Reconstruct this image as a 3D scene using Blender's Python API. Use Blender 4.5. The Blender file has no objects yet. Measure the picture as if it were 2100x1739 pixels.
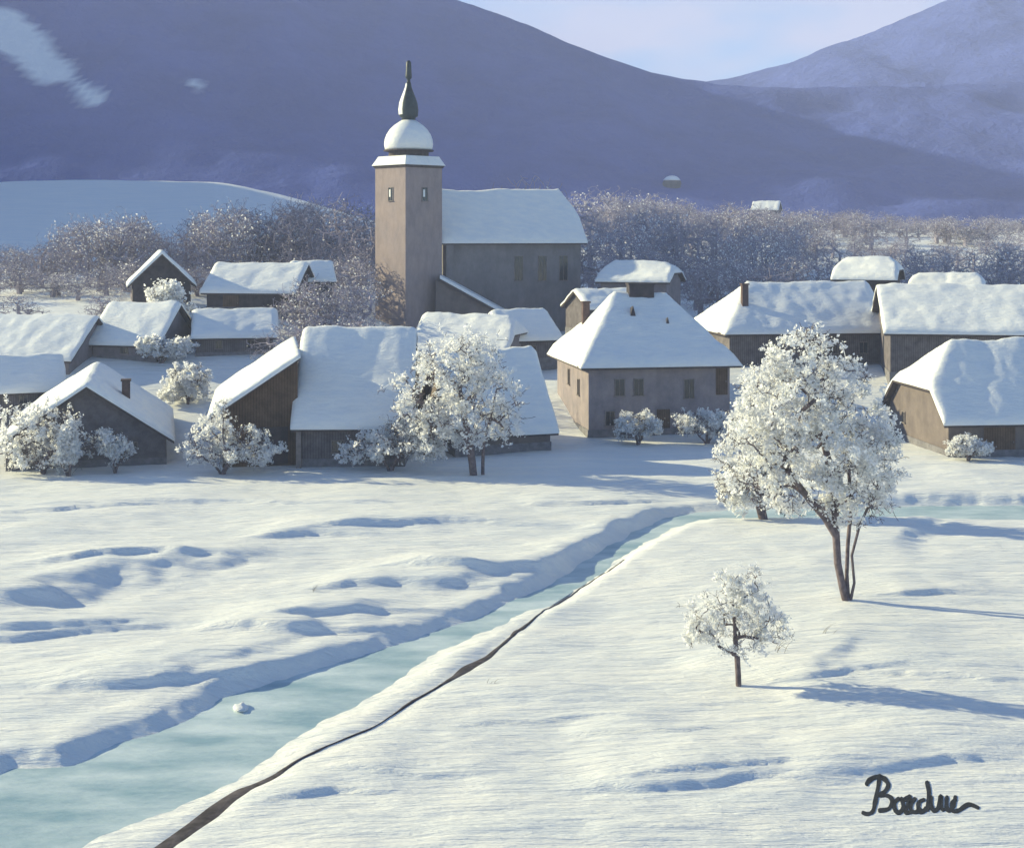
import bpy, math, random
import numpy as np
from mathutils import Vector, Matrix
R = math.radians
SC = bpy.context.scene
COL = SC.collection

# ------------------------------------------------------------------ camera
HC, F, HX, HY = 16.5, 2885.0, 1050.0, 480.0      # eye height, focal length, principal column and horizon row (2100 px wide picture)
cd = bpy.data.cameras.new('camera'); cam = bpy.data.objects.new('camera', cd); COL.objects.link(cam)
cam.location = (0, 0, HC); cam.rotation_euler = (R(90), 0, 0)
cd.sensor_width = 36; cd.lens = 36*F/2100; cd.shift_y = -(869.5-HY)/2100
cd.clip_start = 0.5; cd.clip_end = 8000
SC.camera = cam

# ------------------------------------------------------------------ sky and sun
SUN_EL, SUN_AZ = 20.5, -71.0                      # degrees; azimuth clockwise from +y
s = Vector((math.cos(R(SUN_EL))*math.sin(R(SUN_AZ)), math.cos(R(SUN_EL))*math.cos(R(SUN_AZ)), math.sin(R(SUN_EL))))
ld = bpy.data.lights.new('sun', 'SUN'); ld.energy = 5.0; ld.angle = R(0.6); ld.color = (1.0, 0.91, 0.55)
sun = bpy.data.objects.new('sun', ld); COL.objects.link(sun); sun.location = s*300
sun.rotation_euler = s.to_track_quat('Z', 'Y').to_euler()
W = bpy.data.worlds.new('World'); SC.world = W; W.use_nodes = True
nt = W.node_tree; nt.nodes.clear()
def wn(t, **k):
    n = nt.nodes.new(t)
    for a, b in k.items(): setattr(n, a, b)
    return n
wout = wn('ShaderNodeOutputWorld'); wbg = wn('ShaderNodeBackground'); wbg.inputs['Strength'].default_value = 0.072
sky = wn('ShaderNodeTexSky', sky_type='NISHITA', sun_disc=False, sun_elevation=R(SUN_EL), sun_rotation=R(SUN_AZ), altitude=2500, air_density=1.0, dust_density=0.1, ozone_density=2.0)
wtc = wn('ShaderNodeTexCoord'); wmp = wn('ShaderNodeMapping'); wmp.inputs['Scale'].default_value = (3.0, 3.0, 9.0)
wno = wn('ShaderNodeTexNoise'); wno.inputs['Scale'].default_value = 1.6; wno.inputs['Detail'].default_value = 4
wrp = wn('ShaderNodeValToRGB'); wrp.color_ramp.elements[0].position = 0.42; wrp.color_ramp.elements[1].position = 0.62
wmx = wn('ShaderNodeMix', data_type='RGBA')
wtn = wn('ShaderNodeMix', data_type='RGBA', blend_type='MULTIPLY'); wtn.inputs[0].default_value = 1; wtn.inputs[7].default_value = (.66, .96, 1.18, 1)   # clear, cold air
wmx.inputs[7].default_value = (5.6, 4.5, 5.1, 1)   # thin rosy cloud
wml = wn('ShaderNodeMath', operation='MULTIPLY'); wml.inputs[1].default_value = 0.6
L = nt.links.new
L(wtc.outputs['Generated'], wmp.inputs['Vector']); L(wmp.outputs[0], wno.inputs['Vector']); L(wno.outputs['Fac'], wrp.inputs[0])
wsx = wn('ShaderNodeSeparateXYZ'); wmr = wn('ShaderNodeMapRange'); wmr.inputs['From Min'].default_value = .14; wmr.inputs['From Max'].default_value = .32; wmr.inputs['To Min'].default_value = .6; wmr.inputs['To Max'].default_value = 0.0   # the cloud bank hugs the horizon
L(wtc.outputs['Generated'], wsx.inputs[0]); L(wsx.outputs['Z'], wmr.inputs['Value']); L(wmr.outputs[0], wml.inputs[1])
L(wrp.outputs[0], wml.inputs[0]); L(wml.outputs[0], wmx.inputs[0]); L(sky.outputs[0], wtn.inputs[6]); L(wtn.outputs[2], wmx.inputs[6]); L(wmx.outputs[2], wbg.inputs['Color']); L(wbg.outputs[0], wout.inputs[0])
SC.view_settings.view_transform = 'Standard'; SC.view_settings.look = 'None'; SC.view_settings.gamma = 1; SC.view_settings.exposure = 1.17
SC.cycles.use_denoising = True
SC.cycles.max_bounces = 6; SC.cycles.diffuse_bounces = 3; SC.cycles.volume_bounces = 1
HAZE_DENSITY = 0.00042; HAZE_COLOR = (0.68, 0.76, 1.0)

# ------------------------------------------------------------------ helpers
rng = np.random.default_rng(7); random.seed(7)
_H = np.random.default_rng(3).random((256, 256))
def vnoise(x, y):
    x = np.asarray(x, float); y = np.asarray(y, float)
    xi = np.floor(x).astype(int); yi = np.floor(y).astype(int); fx = x-xi; fy = y-yi
    fx = fx*fx*(3-2*fx); fy = fy*fy*(3-2*fy)
    a = _H[xi & 255, yi & 255]; b = _H[(xi+1) & 255, yi & 255]; c = _H[xi & 255, (yi+1) & 255]; d = _H[(xi+1) & 255, (yi+1) & 255]
    return (a*(1-fx)+b*fx)*(1-fy)+(c*(1-fx)+d*fx)*fy-0.5
def fbm(x, y, o=4):
    t = 0; a = 1.0
    for k in range(o): t = t+a*vnoise(x*2**k+17.3*k, y*2**k+9.1*k); a *= 0.5
    return t
def sm(a, b, t):
    t = np.clip((np.asarray(t, float)-a)/(b-a), 0, 1); return t*t*(3-2*t)
def P(px, py, Y): return Vector(((px-HX)*Y/F, Y, HC-(py-HY)*Y/F))

def tag(o, label=None, cat=None, group=None, kind=None):
    for k, v in (('label', label), ('category', cat), ('group', group), ('kind', kind)):
        if v: o[k] = v
    return o
def empty(name, loc, rz=0, **k):
    o = bpy.data.objects.new(name, None); COL.objects.link(o); o.location = loc; o.rotation_euler = (0, 0, rz); o.empty_display_size = .3
    return tag(o, **k)
def link_mesh(name, V, faces, mats, parent=None, smooth=False, midx=None):
    me = bpy.data.meshes.new(name); me.from_pydata([tuple(v) for v in V] if not isinstance(V, np.ndarray) else V.tolist(), [], faces)
    for m in (mats if isinstance(mats, (list, tuple)) else [mats]): me.materials.append(m)
    if midx is not None: me.polygons.foreach_set('material_index', midx)
    if smooth: me.polygons.foreach_set('use_smooth', [True]*len(me.polygons))
    me.update()
    o = bpy.data.objects.new(name, me); COL.objects.link(o)
    if parent: o.parent = parent
    return o
class MB:
    def __init__(s): s.v = []; s.f = []
    def poly(s, pts):
        n = len(s.v); s.v += [tuple(p) for p in pts]; s.f.append(list(range(n, n+len(pts)))); return s
    def hexa(s, p):          # 8 corners: bottom 4 ccw then top 4 ccw
        n = len(s.v); s.v += [tuple(q) for q in p]
        for q in ((3, 2, 1, 0), (4, 5, 6, 7), (0, 1, 5, 4), (1, 2, 6, 5), (2, 3, 7, 6), (3, 0, 4, 7)): s.f.append([n+i for i in q])
        return s
    def box(s, x0, x1, y0, y1, z0, z1):
        return s.hexa([(x0, y0, z0), (x1, y0, z0), (x1, y1, z0), (x0, y1, z0), (x0, y0, z1), (x1, y0, z1), (x1, y1, z1), (x0, y1, z1)])
    def obox(s, o, r, n, u0, u1, d0, d1, z0, z1):   # box on a wall plane: along r, out along n
        q = []
        for z in (z0, z1):
            for (u, d) in ((u0, d0), (u1, d0), (u1, d1), (u0, d1)):
                p = o+r*u+n*d; q.append((p.x, p.y, p.z+z))
        return s.hexa(q)
    def lathe(s, prof, seg=16, cx=0, cy=0, a0=0):
        n = len(s.v)
        for (r, z) in prof:
            for k in range(seg):
                a = a0+2*math.pi*k/seg; s.v.append((cx+r*math.cos(a), cy+r*math.sin(a), z))
        for i in range(len(prof)-1):
            for k in range(seg):
                k2 = (k+1) % seg; s.f.append([n+i*seg+k, n+i*seg+k2, n+(i+1)*seg+k2, n+(i+1)*seg+k])
        s.f.append([n+k for k in range(seg)][::-1]); s.f.append([n+(len(prof)-1)*seg+k for k in range(seg)])
        return s
    def build(s, name, mat, parent=None, smooth=False): return link_mesh(name, s.v, s.f, mat, parent, smooth)

# ------------------------------------------------------------------ materials
def mat(name, col, rough=0.8, var=0.15, vscale=2.0, col2=None, bump=0.0, bscale=6.0, stretch=(1, 1, 1), planks=None, spec=0.3, detail=5, bdist=0.03, stain=0):
    m = bpy.data.materials.new(name); m.use_nodes = True; t = m.node_tree; b = t.nodes['Principled BSDF']
    b.inputs['Roughness'].default_value = rough
    b.inputs['Specular IOR Level'].default_value = spec
    tc = t.nodes.new('ShaderNodeTexCoord'); mp = t.nodes.new('ShaderNodeMapping'); mp.inputs['Scale'].default_value = stretch
    t.links.new(tc.outputs['Object'], mp.inputs['Vector'])
    n = t.nodes.new('ShaderNodeTexNoise'); n.inputs['Scale'].default_value = vscale; n.inputs['Detail'].default_value = detail; n.inputs['Roughness'].default_value = .62
    t.links.new(mp.outputs[0], n.inputs['Vector'])
    r = t.nodes.new('ShaderNodeValToRGB'); r.color_ramp.elements[0].position = .34; r.color_ramp.elements[1].position = .66
    c2 = col2 or tuple(c*(1-var) for c in col); c1 = col if col2 else tuple(min(1, c*(1+var)) for c in col)
    r.color_ramp.elements[0].color = (*c2, 1); r.color_ramp.elements[1].color = (*c1, 1)
    t.links.new(n.outputs['Fac'], r.inputs[0]); last = r.outputs[0]
    if stain:
        m2 = t.nodes.new('ShaderNodeMapping'); m2.inputs['Scale'].default_value = (1.0, 1.0, .4); n2 = t.nodes.new('ShaderNodeTexNoise'); n2.inputs['Scale'].default_value = 1.4; n2.inputs['Detail'].default_value = 9; n2.inputs['Roughness'].default_value = .72
        r2 = t.nodes.new('ShaderNodeValToRGB'); r2.color_ramp.elements[0].position = .38; r2.color_ramp.elements[1].position = .6; r2.color_ramp.elements[0].color = (1-stain, 1-stain, 1-stain*.95, 1); r2.color_ramp.elements[1].color = (1, 1, 1, 1)
        t.links.new(tc.outputs['Object'], m2.inputs[0]); t.links.new(m2.outputs[0], n2.inputs['Vector']); t.links.new(n2.outputs['Fac'], r2.inputs[0])
        m3 = t.nodes.new('ShaderNodeMix'); m3.data_type = 'RGBA'; m3.blend_type = 'MULTIPLY'; m3.inputs[0].default_value = 1
        t.links.new(last, m3.inputs[6]); t.links.new(r2.outputs[0], m3.inputs[7]); last = m3.outputs[2]
    if planks:
        sx = t.nodes.new('ShaderNodeTexWave'); sx.wave_type = 'BANDS'; sx.bands_direction = planks[0]; sx.inputs['Scale'].default_value = planks[1]; sx.inputs['Distortion'].default_value = .35; sx.inputs['Detail'].default_value = 2
        t.links.new(tc.outputs['Object'], sx.inputs['Vector'])
        pr = t.nodes.new('ShaderNodeValToRGB'); pr.color_ramp.elements[0].position = 0; pr.color_ramp.elements[1].position = .18
        pr.color_ramp.elements[0].color = (.45, .45, .45, 1); pr.color_ramp.elements[1].color = (1, 1, 1, 1)
        t.links.new(sx.outputs['Fac'], pr.inputs[0])
        mx = t.nodes.new('ShaderNodeMix'); mx.data_type = 'RGBA'; mx.blend_type = 'MULTIPLY'; mx.inputs[0].default_value = 1
        t.links.new(last, mx.inputs[6]); t.links.new(pr.outputs[0], mx.inputs[7]); last = mx.outputs[2]
    t.links.new(last, b.inputs['Base Color'])
    if bump:
        nb = t.nodes.new('ShaderNodeTexNoise'); nb.inputs['Scale'].default_value = bscale; nb.inputs['Detail'].default_value = 6; nb.inputs['Roughness'].default_value = .65
        t.links.new(mp.outputs[0], nb.inputs['Vector'])
        bp = t.nodes.new('ShaderNodeBump'); bp.inputs['Strength'].default_value = bump; bp.inputs['Distance'].default_value = bdist
        t.links.new(nb.outputs['Fac'], bp.inputs['Height']); t.links.new(bp.outputs[0], b.inputs['Normal'])
    return m
M = {}
M['snow'] = mat('snow', (.87, .86, .81), .6, vscale=.5, col2=(.77, .79, .78), bump=.8, bscale=1.5, stretch=(.22, 1.3, 1), bdist=.4, spec=.25)
M['roof_snow'] = mat('roof_snow', (.86, .85, .80), .6, vscale=.9, col2=(.76, .78, .78), bump=.6, bscale=2.2, stretch=(.6, 1.8, 1.8), bdist=.15, spec=.25)
M['frost'] = mat('frost', (.95, .95, .92), .6, vscale=1.2, col2=(.86, .86, .87), spec=.2)
def translucent(m, f):
    t = m.node_tree; b = t.nodes['Principled BSDF']; o = t.nodes['Material Output']; tr = t.nodes.new('ShaderNodeBsdfTranslucent'); mx = t.nodes.new('ShaderNodeMixShader'); mx.inputs[0].default_value = f
    t.links.new(b.inputs['Base Color'].links[0].from_socket, tr.inputs['Color']); t.links.new(b.outputs[0], mx.inputs[1]); t.links.new(tr.outputs[0], mx.inputs[2]); t.links.new(mx.outputs[0], o.inputs['Surface'])
translucent(M['frost'], .6)
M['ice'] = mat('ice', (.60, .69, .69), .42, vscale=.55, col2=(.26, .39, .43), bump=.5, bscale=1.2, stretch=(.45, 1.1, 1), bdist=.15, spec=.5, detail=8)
M['soil'] = mat('soil', (.07, .06, .065), .95, var=.5, vscale=2.5, bump=1, bscale=5)
M['bark'] = mat('bark', (.14, .11, .115), .95, var=.4, vscale=4, bump=.8, bscale=14)
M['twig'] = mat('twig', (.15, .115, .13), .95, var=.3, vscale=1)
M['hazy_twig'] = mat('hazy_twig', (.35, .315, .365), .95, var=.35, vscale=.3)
M['tower_plaster'] = mat('tower_plaster', (.35, .275, .255), .9, vscale=.45, col2=(.29, .24, .24), bump=.4, bscale=5, detail=8, stain=.17)
M['nave_plaster'] = mat('nave_plaster', (.24, .22, .22), .9, vscale=.5, col2=(.18, .165, .17), bump=.4, bscale=5, detail=8, stain=.17)
M['house_plaster'] = mat('house_plaster', (.33, .275, .27), .9, vscale=.7, col2=(.23, .20, .215), bump=.4, bscale=6, detail=8, stain=.17)
M['grey_plaster'] = mat('grey_plaster', (.25, .22, .23), .9, vscale=.8, col2=(.17, .15, .165), bump=.4, bscale=6, detail=8, stain=.17)
M['dark_timber'] = mat('dark_timber', (.13, .115, .12), .9, var=.3, vscale=1.5, bump=.5, bscale=8, planks=('X', 1.6))
M['brown_timber'] = mat('brown_timber', (.115, .073, .048), .9, var=.3, vscale=1.5, bump=.5, bscale=8, planks=('X', 1.6))
M['black_timber'] = mat('black_timber', (.06, .05, .055), .9, var=.3, vscale=1.5, bump=.5, bscale=8)
M['brown_plaster'] = mat('brown_plaster', (.20, .165, .15), .9, vscale=.8, col2=(.145, .12, .115), bump=.4, bscale=6, stain=.17)
M['stone'] = mat('stone', (.22, .21, .22), .95, vscale=2.2, col2=(.13, .125, .135), bump=.8, bscale=4, bdist=.06, detail=8)
M['fascia'] = mat('fascia', (.075, .06, .06), .9, var=.3, vscale=3, bump=.4, bscale=10)
M['brick'] = mat('brick', (.10, .065, .06), .9, var=.3, vscale=3, bump=.6, bscale=9)
M['glass'] = mat('glass', (.025, .028, .035), .15, var=.3, vscale=1, spec=.5)
M['frame'] = mat('frame', (.20, .17, .16), .7, var=.2, vscale=3)
M['copper'] = mat('copper', (.028, .042, .045), .5, var=.35, vscale=1.5, bump=.3, bscale=5)
M['paint'] = mat('paint', (.02, .024, .032), .95, var=.3, vscale=4, bump=.4, bscale=8)

# ------------------------------------------------------------------ terrain
def smin(a, b, k): h = np.clip(.5+.5*(b-a)/k, 0, 1); return b*(1-h)+a*h-k*h*(1-h)
def g2(px, py):           # picture point on the flat meadow (z = 0)
    Y = F*HC/(py-HY); return np.array([(px-HX)*Y/F, Y])
STREAM_L = [(-420, 1900), (-150, 1640), (11, 1546), (122, 1545), (222, 1502), (333, 1467), (433, 1413), (521, 1385), (688, 1335), (832, 1286), (932, 1256), (1040, 1206), (1100, 1181), (1173, 1132), (1285, 1069), (1349, 1042), (1420, 1030), (1550, 1024), (1850, 1018), (2100, 1016), (2500, 1014), (4200, 1010)]
STREAM_R = [(-300, 2400), (0, 1850), (183, 1715), (488, 1585), (555, 1541), (660, 1477), (793, 1396), (915, 1319), (1054, 1250), (1124, 1222), (1197, 1175), (1271, 1132), (1329, 1098), (1378, 1072), (1440, 1050), (1550, 1046), (1850, 1052), (2100, 1054), (2500, 1056), (4200, 1060)]
SL = np.array([g2(*p) for p in STREAM_L]); SR = np.array([g2(*p) for p in STREAM_R])
def seg_dist(x, y, A):    # distance to a polyline and side (+ = right of its direction)
    best = np.full(x.shape, 1e9); side = np.zeros(x.shape)
    for a, b in zip(A[:-1], A[1:]):
        d = b-a; l2 = d@d; t = np.clip(((x-a[0])*d[0]+(y-a[1])*d[1])/l2, 0, 1)
        dx = x-(a[0]+t*d[0]); dy = y-(a[1]+t*d[1]); q = np.hypot(dx, dy); cr = -(d[0]*dy-d[1]*dx)
        m = q < best; best = np.where(m, q, best); side = np.where(m, np.sign(cr), side)
    return best*side
# drifts: (px, py of the crest on its lee side, length to the right, half depth, height)
DRIFTS = [(20, 1225, 5.5, 3.0, 1.15), (120, 1215, 4.5, 2.4, .7), (290, 1165, 5.0, 1.7, .7), (420, 1150, 5.0, 1.5, .7), (590, 1290, 4.0, 1.1, .6), (730, 1255, 3.6, 1.0, .55), (930, 1185, 4.0, 1.1, .55),
          (300, 1395, 3.5, 1.4, .45), (480, 1345, 3.0, 1.0, .45), (1700, 1370, 2.2, 1.6, .3), (1860, 1090, 4.0, 3.0, .7)]
# low wind scarps: (px, py of the middle, half length in metres, height)
SCARPS = [(640, 1292, 2.8, .5), (880, 1200, 3.4, .5), (330, 1402, 2.6, .42), (60, 1290, 3.2, .5), (1010, 1168, 2.8, .45), (760, 1262, 2.6, .35), (1930, 1225, 2.0, .3), (650, 1098, 2.2, .45), (880, 1080, 4.2, .55), (1420, 1612, 2.0, .32), (1560, 1588, 2.6, .22), (1880, 1572, 2.2, .38), (1740, 1600, 1.8, .2), (1760, 1392, 2.2, .25), (1000, 1170, 3.0, .4), (700, 1625, 1.3, .22), (860, 1590, 1.6, .16), (1230, 1030, 3.0, .4), (1150, 1480, 2.4, .16), (1330, 1500, 2.2, .14), (330, 1150, 4.0, .5), (120, 1300, 3.6, .4), (1950, 1400, 2.5, .2), (200, 1040, 5, .3), (520, 1030, 6, .3)]
DR = [(*g2(a, b), l, w, h) for a, b, l, w, h in DRIFTS]
SCP = [(*g2(a, b), l, h) for a, b, l, h in SCARPS]
DITCH = [(130, 1850), (333, 1724), (472, 1635), (583, 1577), (766, 1491), (821, 1455), (971, 1358), (1060, 1285), (1120, 1236), (1200, 1180), (1275, 1134)]  # at the upper end the soil strip stands in for dark blue shade
DT = np.array([g2(*p) for p in DITCH])
def ground(x, y):
    x = np.asarray(x, float); y = np.asarray(y, float); x, y = np.broadcast_arrays(x, y)
    u = x/np.maximum(y, 1)
    z = .55*fbm(x/16, y/16, 2)*sm(20, 45, y)+.16*fbm(x/4.5+7, y/3.0, 3)+.05*fbm(x/1.5, y/.8+5, 2)
    for cx, cy, l, w, h in DR:
        du = x-cx-.35*(y-cy)-1.6*fbm(x/3+3, y/1.6+cx, 3); w2 = w*(1.5+.8*vnoise(x/2.5+cy, y*0)); e = np.exp(-((y-cy)/w2)**2)
        prof = np.where(du < 0, np.exp(-(du/8.)**2), 1-sm(0, .45*l, du))
        z = z+.52*h*e*prof
    for cx, cy, l, h in SCP:
        l = l*1.5; h = h*.62; q = (x-cx)/l; v = y-cy-.12*(x-cx)-.5*l*.25*np.sin(q*2.2+cx)-.45*fbm(x/2+cx, y/3, 3); e = np.exp(-q**4)*(1-.3*q)
        z = z+h*e*np.where(v > 0, np.exp(-(v/4.)**2), sm(-h*1.6, 0, v))
    # village rise
    z = z*(1-.5*sm(100, 115, y))
    z = z+4.0*sm(114, 134, y)*(1-.25*np.exp(-((x-2)/9)**2))+3.9*sm(124, 152, y)*sm(-8, -28, x)+2.0*sm(138, 185, y)
    far = sm(180, 430, y)
    z = z+far*(7+15*sm(-.05, -.22, u)+4*sm(.02, .25, u))+1.6*fbm(x/40, y/40, 2)*sm(150, 260, y)
    z = z+sm(430, 1600, y)*20
    z = z+150*sm(-.44, -.92, u)*sm(215, 300, y)      # unseen spur added left of the view to shade the left snowfield
    # stream bed
    dl = seg_dist(x, y, SL); dr = seg_dist(x, y, SR)
    wob = .24*fbm(x/1.6, y/1.6, 3)+.16*fbm(x/.55, y/.55, 2)
    ins = np.minimum(dl, -dr)+wob                 # > 0 inside
    m = (y < 130)
    lip = np.maximum(0, .06+.2*fbm(x/5, y/5, 2))*np.exp(-((ins+.9)/.9)**2)*m*np.where(np.abs(dl) < np.abs(dr), 1, .25)
    rgt = np.abs(dl) > np.abs(dr); bank = np.where(rgt, sm(-1.5, .7, ins), sm(-.45, .75, ins))*m
    z = z+lip
    z = z*(1-bank)+(-.30-.25*sm(50, 72, y)+.05*fbm(x/2, y/2, 3))*bank
    fl = np.exp(-(((x-11.95)/3.0)**2+((y-40.9)/2.3)**2)**2); z = z*(1-fl)+.02*fl      # wind-packed flat
    dd = np.abs(seg_dist(x, y, DT)); z = z-.07*np.exp(-(dd/.4)**2)*m
    return z
def gz(x, y): return float(ground(np.array([x]), np.array([y]))[0])
def on_ground(px, py, Y0=30, Y1=300):
    """the point of the terrain that the picture point falls on"""
    Y = np.geomspace(Y0, Y1, 900); X = (px-HX)*Y/F; Z = HC-(py-HY)*Y/F
    d = Z-ground(X, Y); i = int(np.argmax(d < 0)) or 899
    return Vector((X[i], Y[i], ground(X[i:i+1], Y[i:i+1])[0]))
ys = np.concatenate([np.linspace(-60, 28, 20), np.geomspace(30, 125, 520), np.geomspace(126, 1700, 170)])
us = np.concatenate([np.linspace(-.95, -.5, 10)[:-1], np.linspace(-.5, .5, 440), np.linspace(.5, .95, 10)[1:]])
def sheet(name, xs_of, ys, us, hf, m, **k):
    Yg, Ug = np.meshgrid(ys, us, indexing='ij'); Xg = xs_of(Ug, Yg); Zg = hf(Xg, Yg)
    V = np.stack([Xg, Yg, Zg], -1).reshape(-1, 3); nx = len(us); ny = len(ys)
    i = np.arange((ny-1)*(nx-1)); r = i//(nx-1); c = i % (nx-1); a = r*nx+c
    Fc = np.stack([a, a+1, a+nx+1, a+nx], -1).tolist()
    return link_mesh(name, V, Fc, m, None, True), Xg, Yg, Zg
gnd, _, _, _ = sheet('ground', lambda U, Y: U*np.maximum(Y, 60.)*1.0, ys, us, ground, M['snow'])
tag(gnd, kind='structure')

# frozen stream surface
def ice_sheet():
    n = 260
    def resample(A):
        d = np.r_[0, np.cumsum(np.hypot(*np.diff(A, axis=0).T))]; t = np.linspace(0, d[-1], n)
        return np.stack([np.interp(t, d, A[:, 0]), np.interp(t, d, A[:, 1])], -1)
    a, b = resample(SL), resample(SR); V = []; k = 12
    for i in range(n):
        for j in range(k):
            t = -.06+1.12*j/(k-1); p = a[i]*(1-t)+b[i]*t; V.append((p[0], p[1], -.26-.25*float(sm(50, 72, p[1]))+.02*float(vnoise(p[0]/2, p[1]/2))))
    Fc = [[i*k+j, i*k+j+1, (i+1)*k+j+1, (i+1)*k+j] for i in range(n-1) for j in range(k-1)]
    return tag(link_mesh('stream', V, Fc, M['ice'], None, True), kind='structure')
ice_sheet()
def ditch():
    d = np.r_[0, np.cumsum(np.hypot(*np.diff(DT, axis=0).T))]; n = 240; t = np.linspace(0, d[-1], n)
    c = np.stack([np.interp(t, d, DT[:, 0]), np.interp(t, d, DT[:, 1])], -1); T = np.gradient(c, axis=0); T /= np.linalg.norm(T, axis=1)[:, None]
    Nn = np.stack([T[:, 1], -T[:, 0]], -1); V = []
    for i in range(n):
        w = max(0.0, .20+.30*float(fbm(t[i]/3.1, 2.5, 3))+.12*math.sin(t[i]*.35))*(1-.75*i/n); off = .25*float(fbm(t[i]/4., 8., 2))
        for q in (-1, -.4, .4, 1):
            p = c[i]+Nn[i]*(off+q*(w+.015)); V.append((p[0], p[1], gz(p[0], p[1])+(.035 if abs(q) < 1 else -.02)))
    Fc = [[i*4+j, i*4+j+1, i*4+j+5, i*4+j+4] for i in range(n-1) for j in range(3)]
    tag(link_mesh('ditch', V, Fc, M['soil'], None, True), kind='structure')
ditch()

# ------------------------------------------------------------------ mountains
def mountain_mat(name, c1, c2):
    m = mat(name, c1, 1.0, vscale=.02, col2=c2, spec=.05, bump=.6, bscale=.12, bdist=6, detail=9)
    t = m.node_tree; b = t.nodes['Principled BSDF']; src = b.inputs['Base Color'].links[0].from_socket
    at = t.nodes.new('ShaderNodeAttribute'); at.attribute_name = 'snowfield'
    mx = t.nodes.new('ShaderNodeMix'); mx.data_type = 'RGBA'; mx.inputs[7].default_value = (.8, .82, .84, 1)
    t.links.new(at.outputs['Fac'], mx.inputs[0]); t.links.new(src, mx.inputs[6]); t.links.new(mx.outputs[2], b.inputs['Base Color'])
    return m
M['hill_left'] = mountain_mat('hill_left', (.072, .104, .36), (.046, .07, .27))  # blue of the distance haze is put into the base colour
def hl(x, y):
    u = x/850.
    el = .102+.38*(np.sqrt((u-.125)**2+.0025)-(u-.125))/2+.004*fbm(u*9, u*0+2, 4)
    h = np.minimum(16.5+850*np.maximum(el, -.02), 285+20*vnoise(x/90, y/90)); t = np.clip((y-455)/395., 0, 1); up = t**1.15
    a = -15+(h+15)*up*(1-sm(860, 1500, y))
    u2 = x/1150.
    er = .100+.42*(np.sqrt((u2-.16)**2+.003)+(u2-.16))/2+.004*fbm(u2*8+4, u2*0+7, 4)
    h2 = np.minimum(HC+1150*np.maximum(er, -.05), 330+25*vnoise(x/120, y/120)); t2 = np.clip((y-450)/700., 0, 1); up2 = t2**1.1
    b = -15+(h2+15)*up2*(1-sm(1170, 1900, y))
    k = 9.; m = np.maximum(a, b); z = m+k*np.log(np.exp((a-m)/k)+np.exp((b-m)/k))-k*.69*np.exp(-np.abs(a-b)/k)*0
    g = np.clip(np.minimum(t, t2)*3, 0, 1)*(1-sm(.92, 1, np.where(a > b, t, t2)))
    return z-18*(1-sm(450, 560, y))+(8*fbm(x/60, y/90, 4)+4*np.sin(x/30+fbm(x/80, y/80, 2)*5))*g+1.6*fbm(x/14, y/14, 3)*sm(.05, .3, t)
def mountain(name, x0, x1, nx, y0, y1, ny, hf, m, mask=None):
    o, X, Y, Z = sheet(name, lambda U, Yy: U, np.linspace(y0, y1, ny), np.linspace(x0, x1, nx), hf, m)
    a = o.data.attributes.new('snowfield', 'FLOAT', 'POINT')
    v = np.zeros(X.size) if mask is None else mask(X, Y, Z).reshape(-1)
    a.data.foreach_set('value', v.astype(np.float32)); tag(o, kind='structure')
def left_snow(X, Y, Z):
    # two snow-filled gullies, placed in the mountain's own surface coordinates
    out = np.zeros(X.shape); n = 6*fbm(X/24, Y/24, 3)
    for (ax, ay, bx, by, w0, w1) in GULLIES:
        dx, dy = bx-ax, by-ay; l2 = dx*dx+dy*dy; t = ((X-ax)*dx+(Y-ay)*dy)/l2; tc = np.clip(t, 0, 1)
        d = np.hypot(X-(ax+tc*dx), Y-(ay+tc*dy))+n; out = np.maximum(out, 1-sm(0, 4, d-(w0+(w1-w0)*tc)))
    return out
def on_hill(px, py, hf, y0, y1):
    Y = np.linspace(y0, y1, 1500); X = (px-HX)*Y/F; Z = HC-(py-HY)*Y/F; d = Z-hf(X, Y); i = int(np.argmax(d < 0)); return X[i], Y[i]
GULLIES = []
for p, q, w0, w1 in (((5, 50), (110, 150), 11, 8), ((60, 60), (198, 208), 2, 1.5), ((400, 172), (410, 183), 3, 2)):
    a = on_hill(*p, hl, 440, 850); b = on_hill(*q, hl, 440, 850); GULLIES.append((*a, *b, w0, w1))
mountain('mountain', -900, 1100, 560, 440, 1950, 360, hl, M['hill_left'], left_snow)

# ------------------------------------------------------------------ buildings
def window(parent, o, r, n, u, z, w, h, name='window', pm='glass', fm='frame'):
    b = MB(); t = .07
    b.obox(o, r, n, u-w/2-t, u-w/2, 0, .06, z, z+h); b.obox(o, r, n, u+w/2, u+w/2+t, 0, .06, z, z+h)
    b.obox(o, r, n, u-w/2-t, u+w/2+t, 0, .065, z+h, z+h+t); b.obox(o, r, n, u-w/2-t-.06, u+w/2+t+.06, 0, .14, z-t, z)
    if w < 1.6: b.obox(o, r, n, u-.025, u+.025, .012, .045, z, z+h)
    f = b.build(name, M[fm], parent)
    MB().obox(o, r, n, u-w/2, u+w/2, 0, .012, z, z+h).build('pane', M[pm], f)
    return f
def roof_planes(Wd, D, eave, rise, oh, tl, hl_, tr, hr_):
    x0, x1, y0, y1 = -Wd/2-oh, Wd/2+oh, -D/2-oh, D/2+oh
    sl = rise/(D/2); ze = eave-oh*sl; zr = eave+rise
    pl = [lambda x, y: ze+(y-y0)*sl, lambda x, y: ze+(y1-y)*sl]
    if hl_: pl.append(lambda x, y: (ze+(zr-ze)*tl)+(x-x0)*((zr-ze)*(1-tl)/hl_))
    if hr_: pl.append(lambda x, y: (ze+(zr-ze)*tr)+(x1-x)*((zr-ze)*(1-tr)/hr_))
    return pl, (x0, x1, y0, y1, ze, zr)
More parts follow.
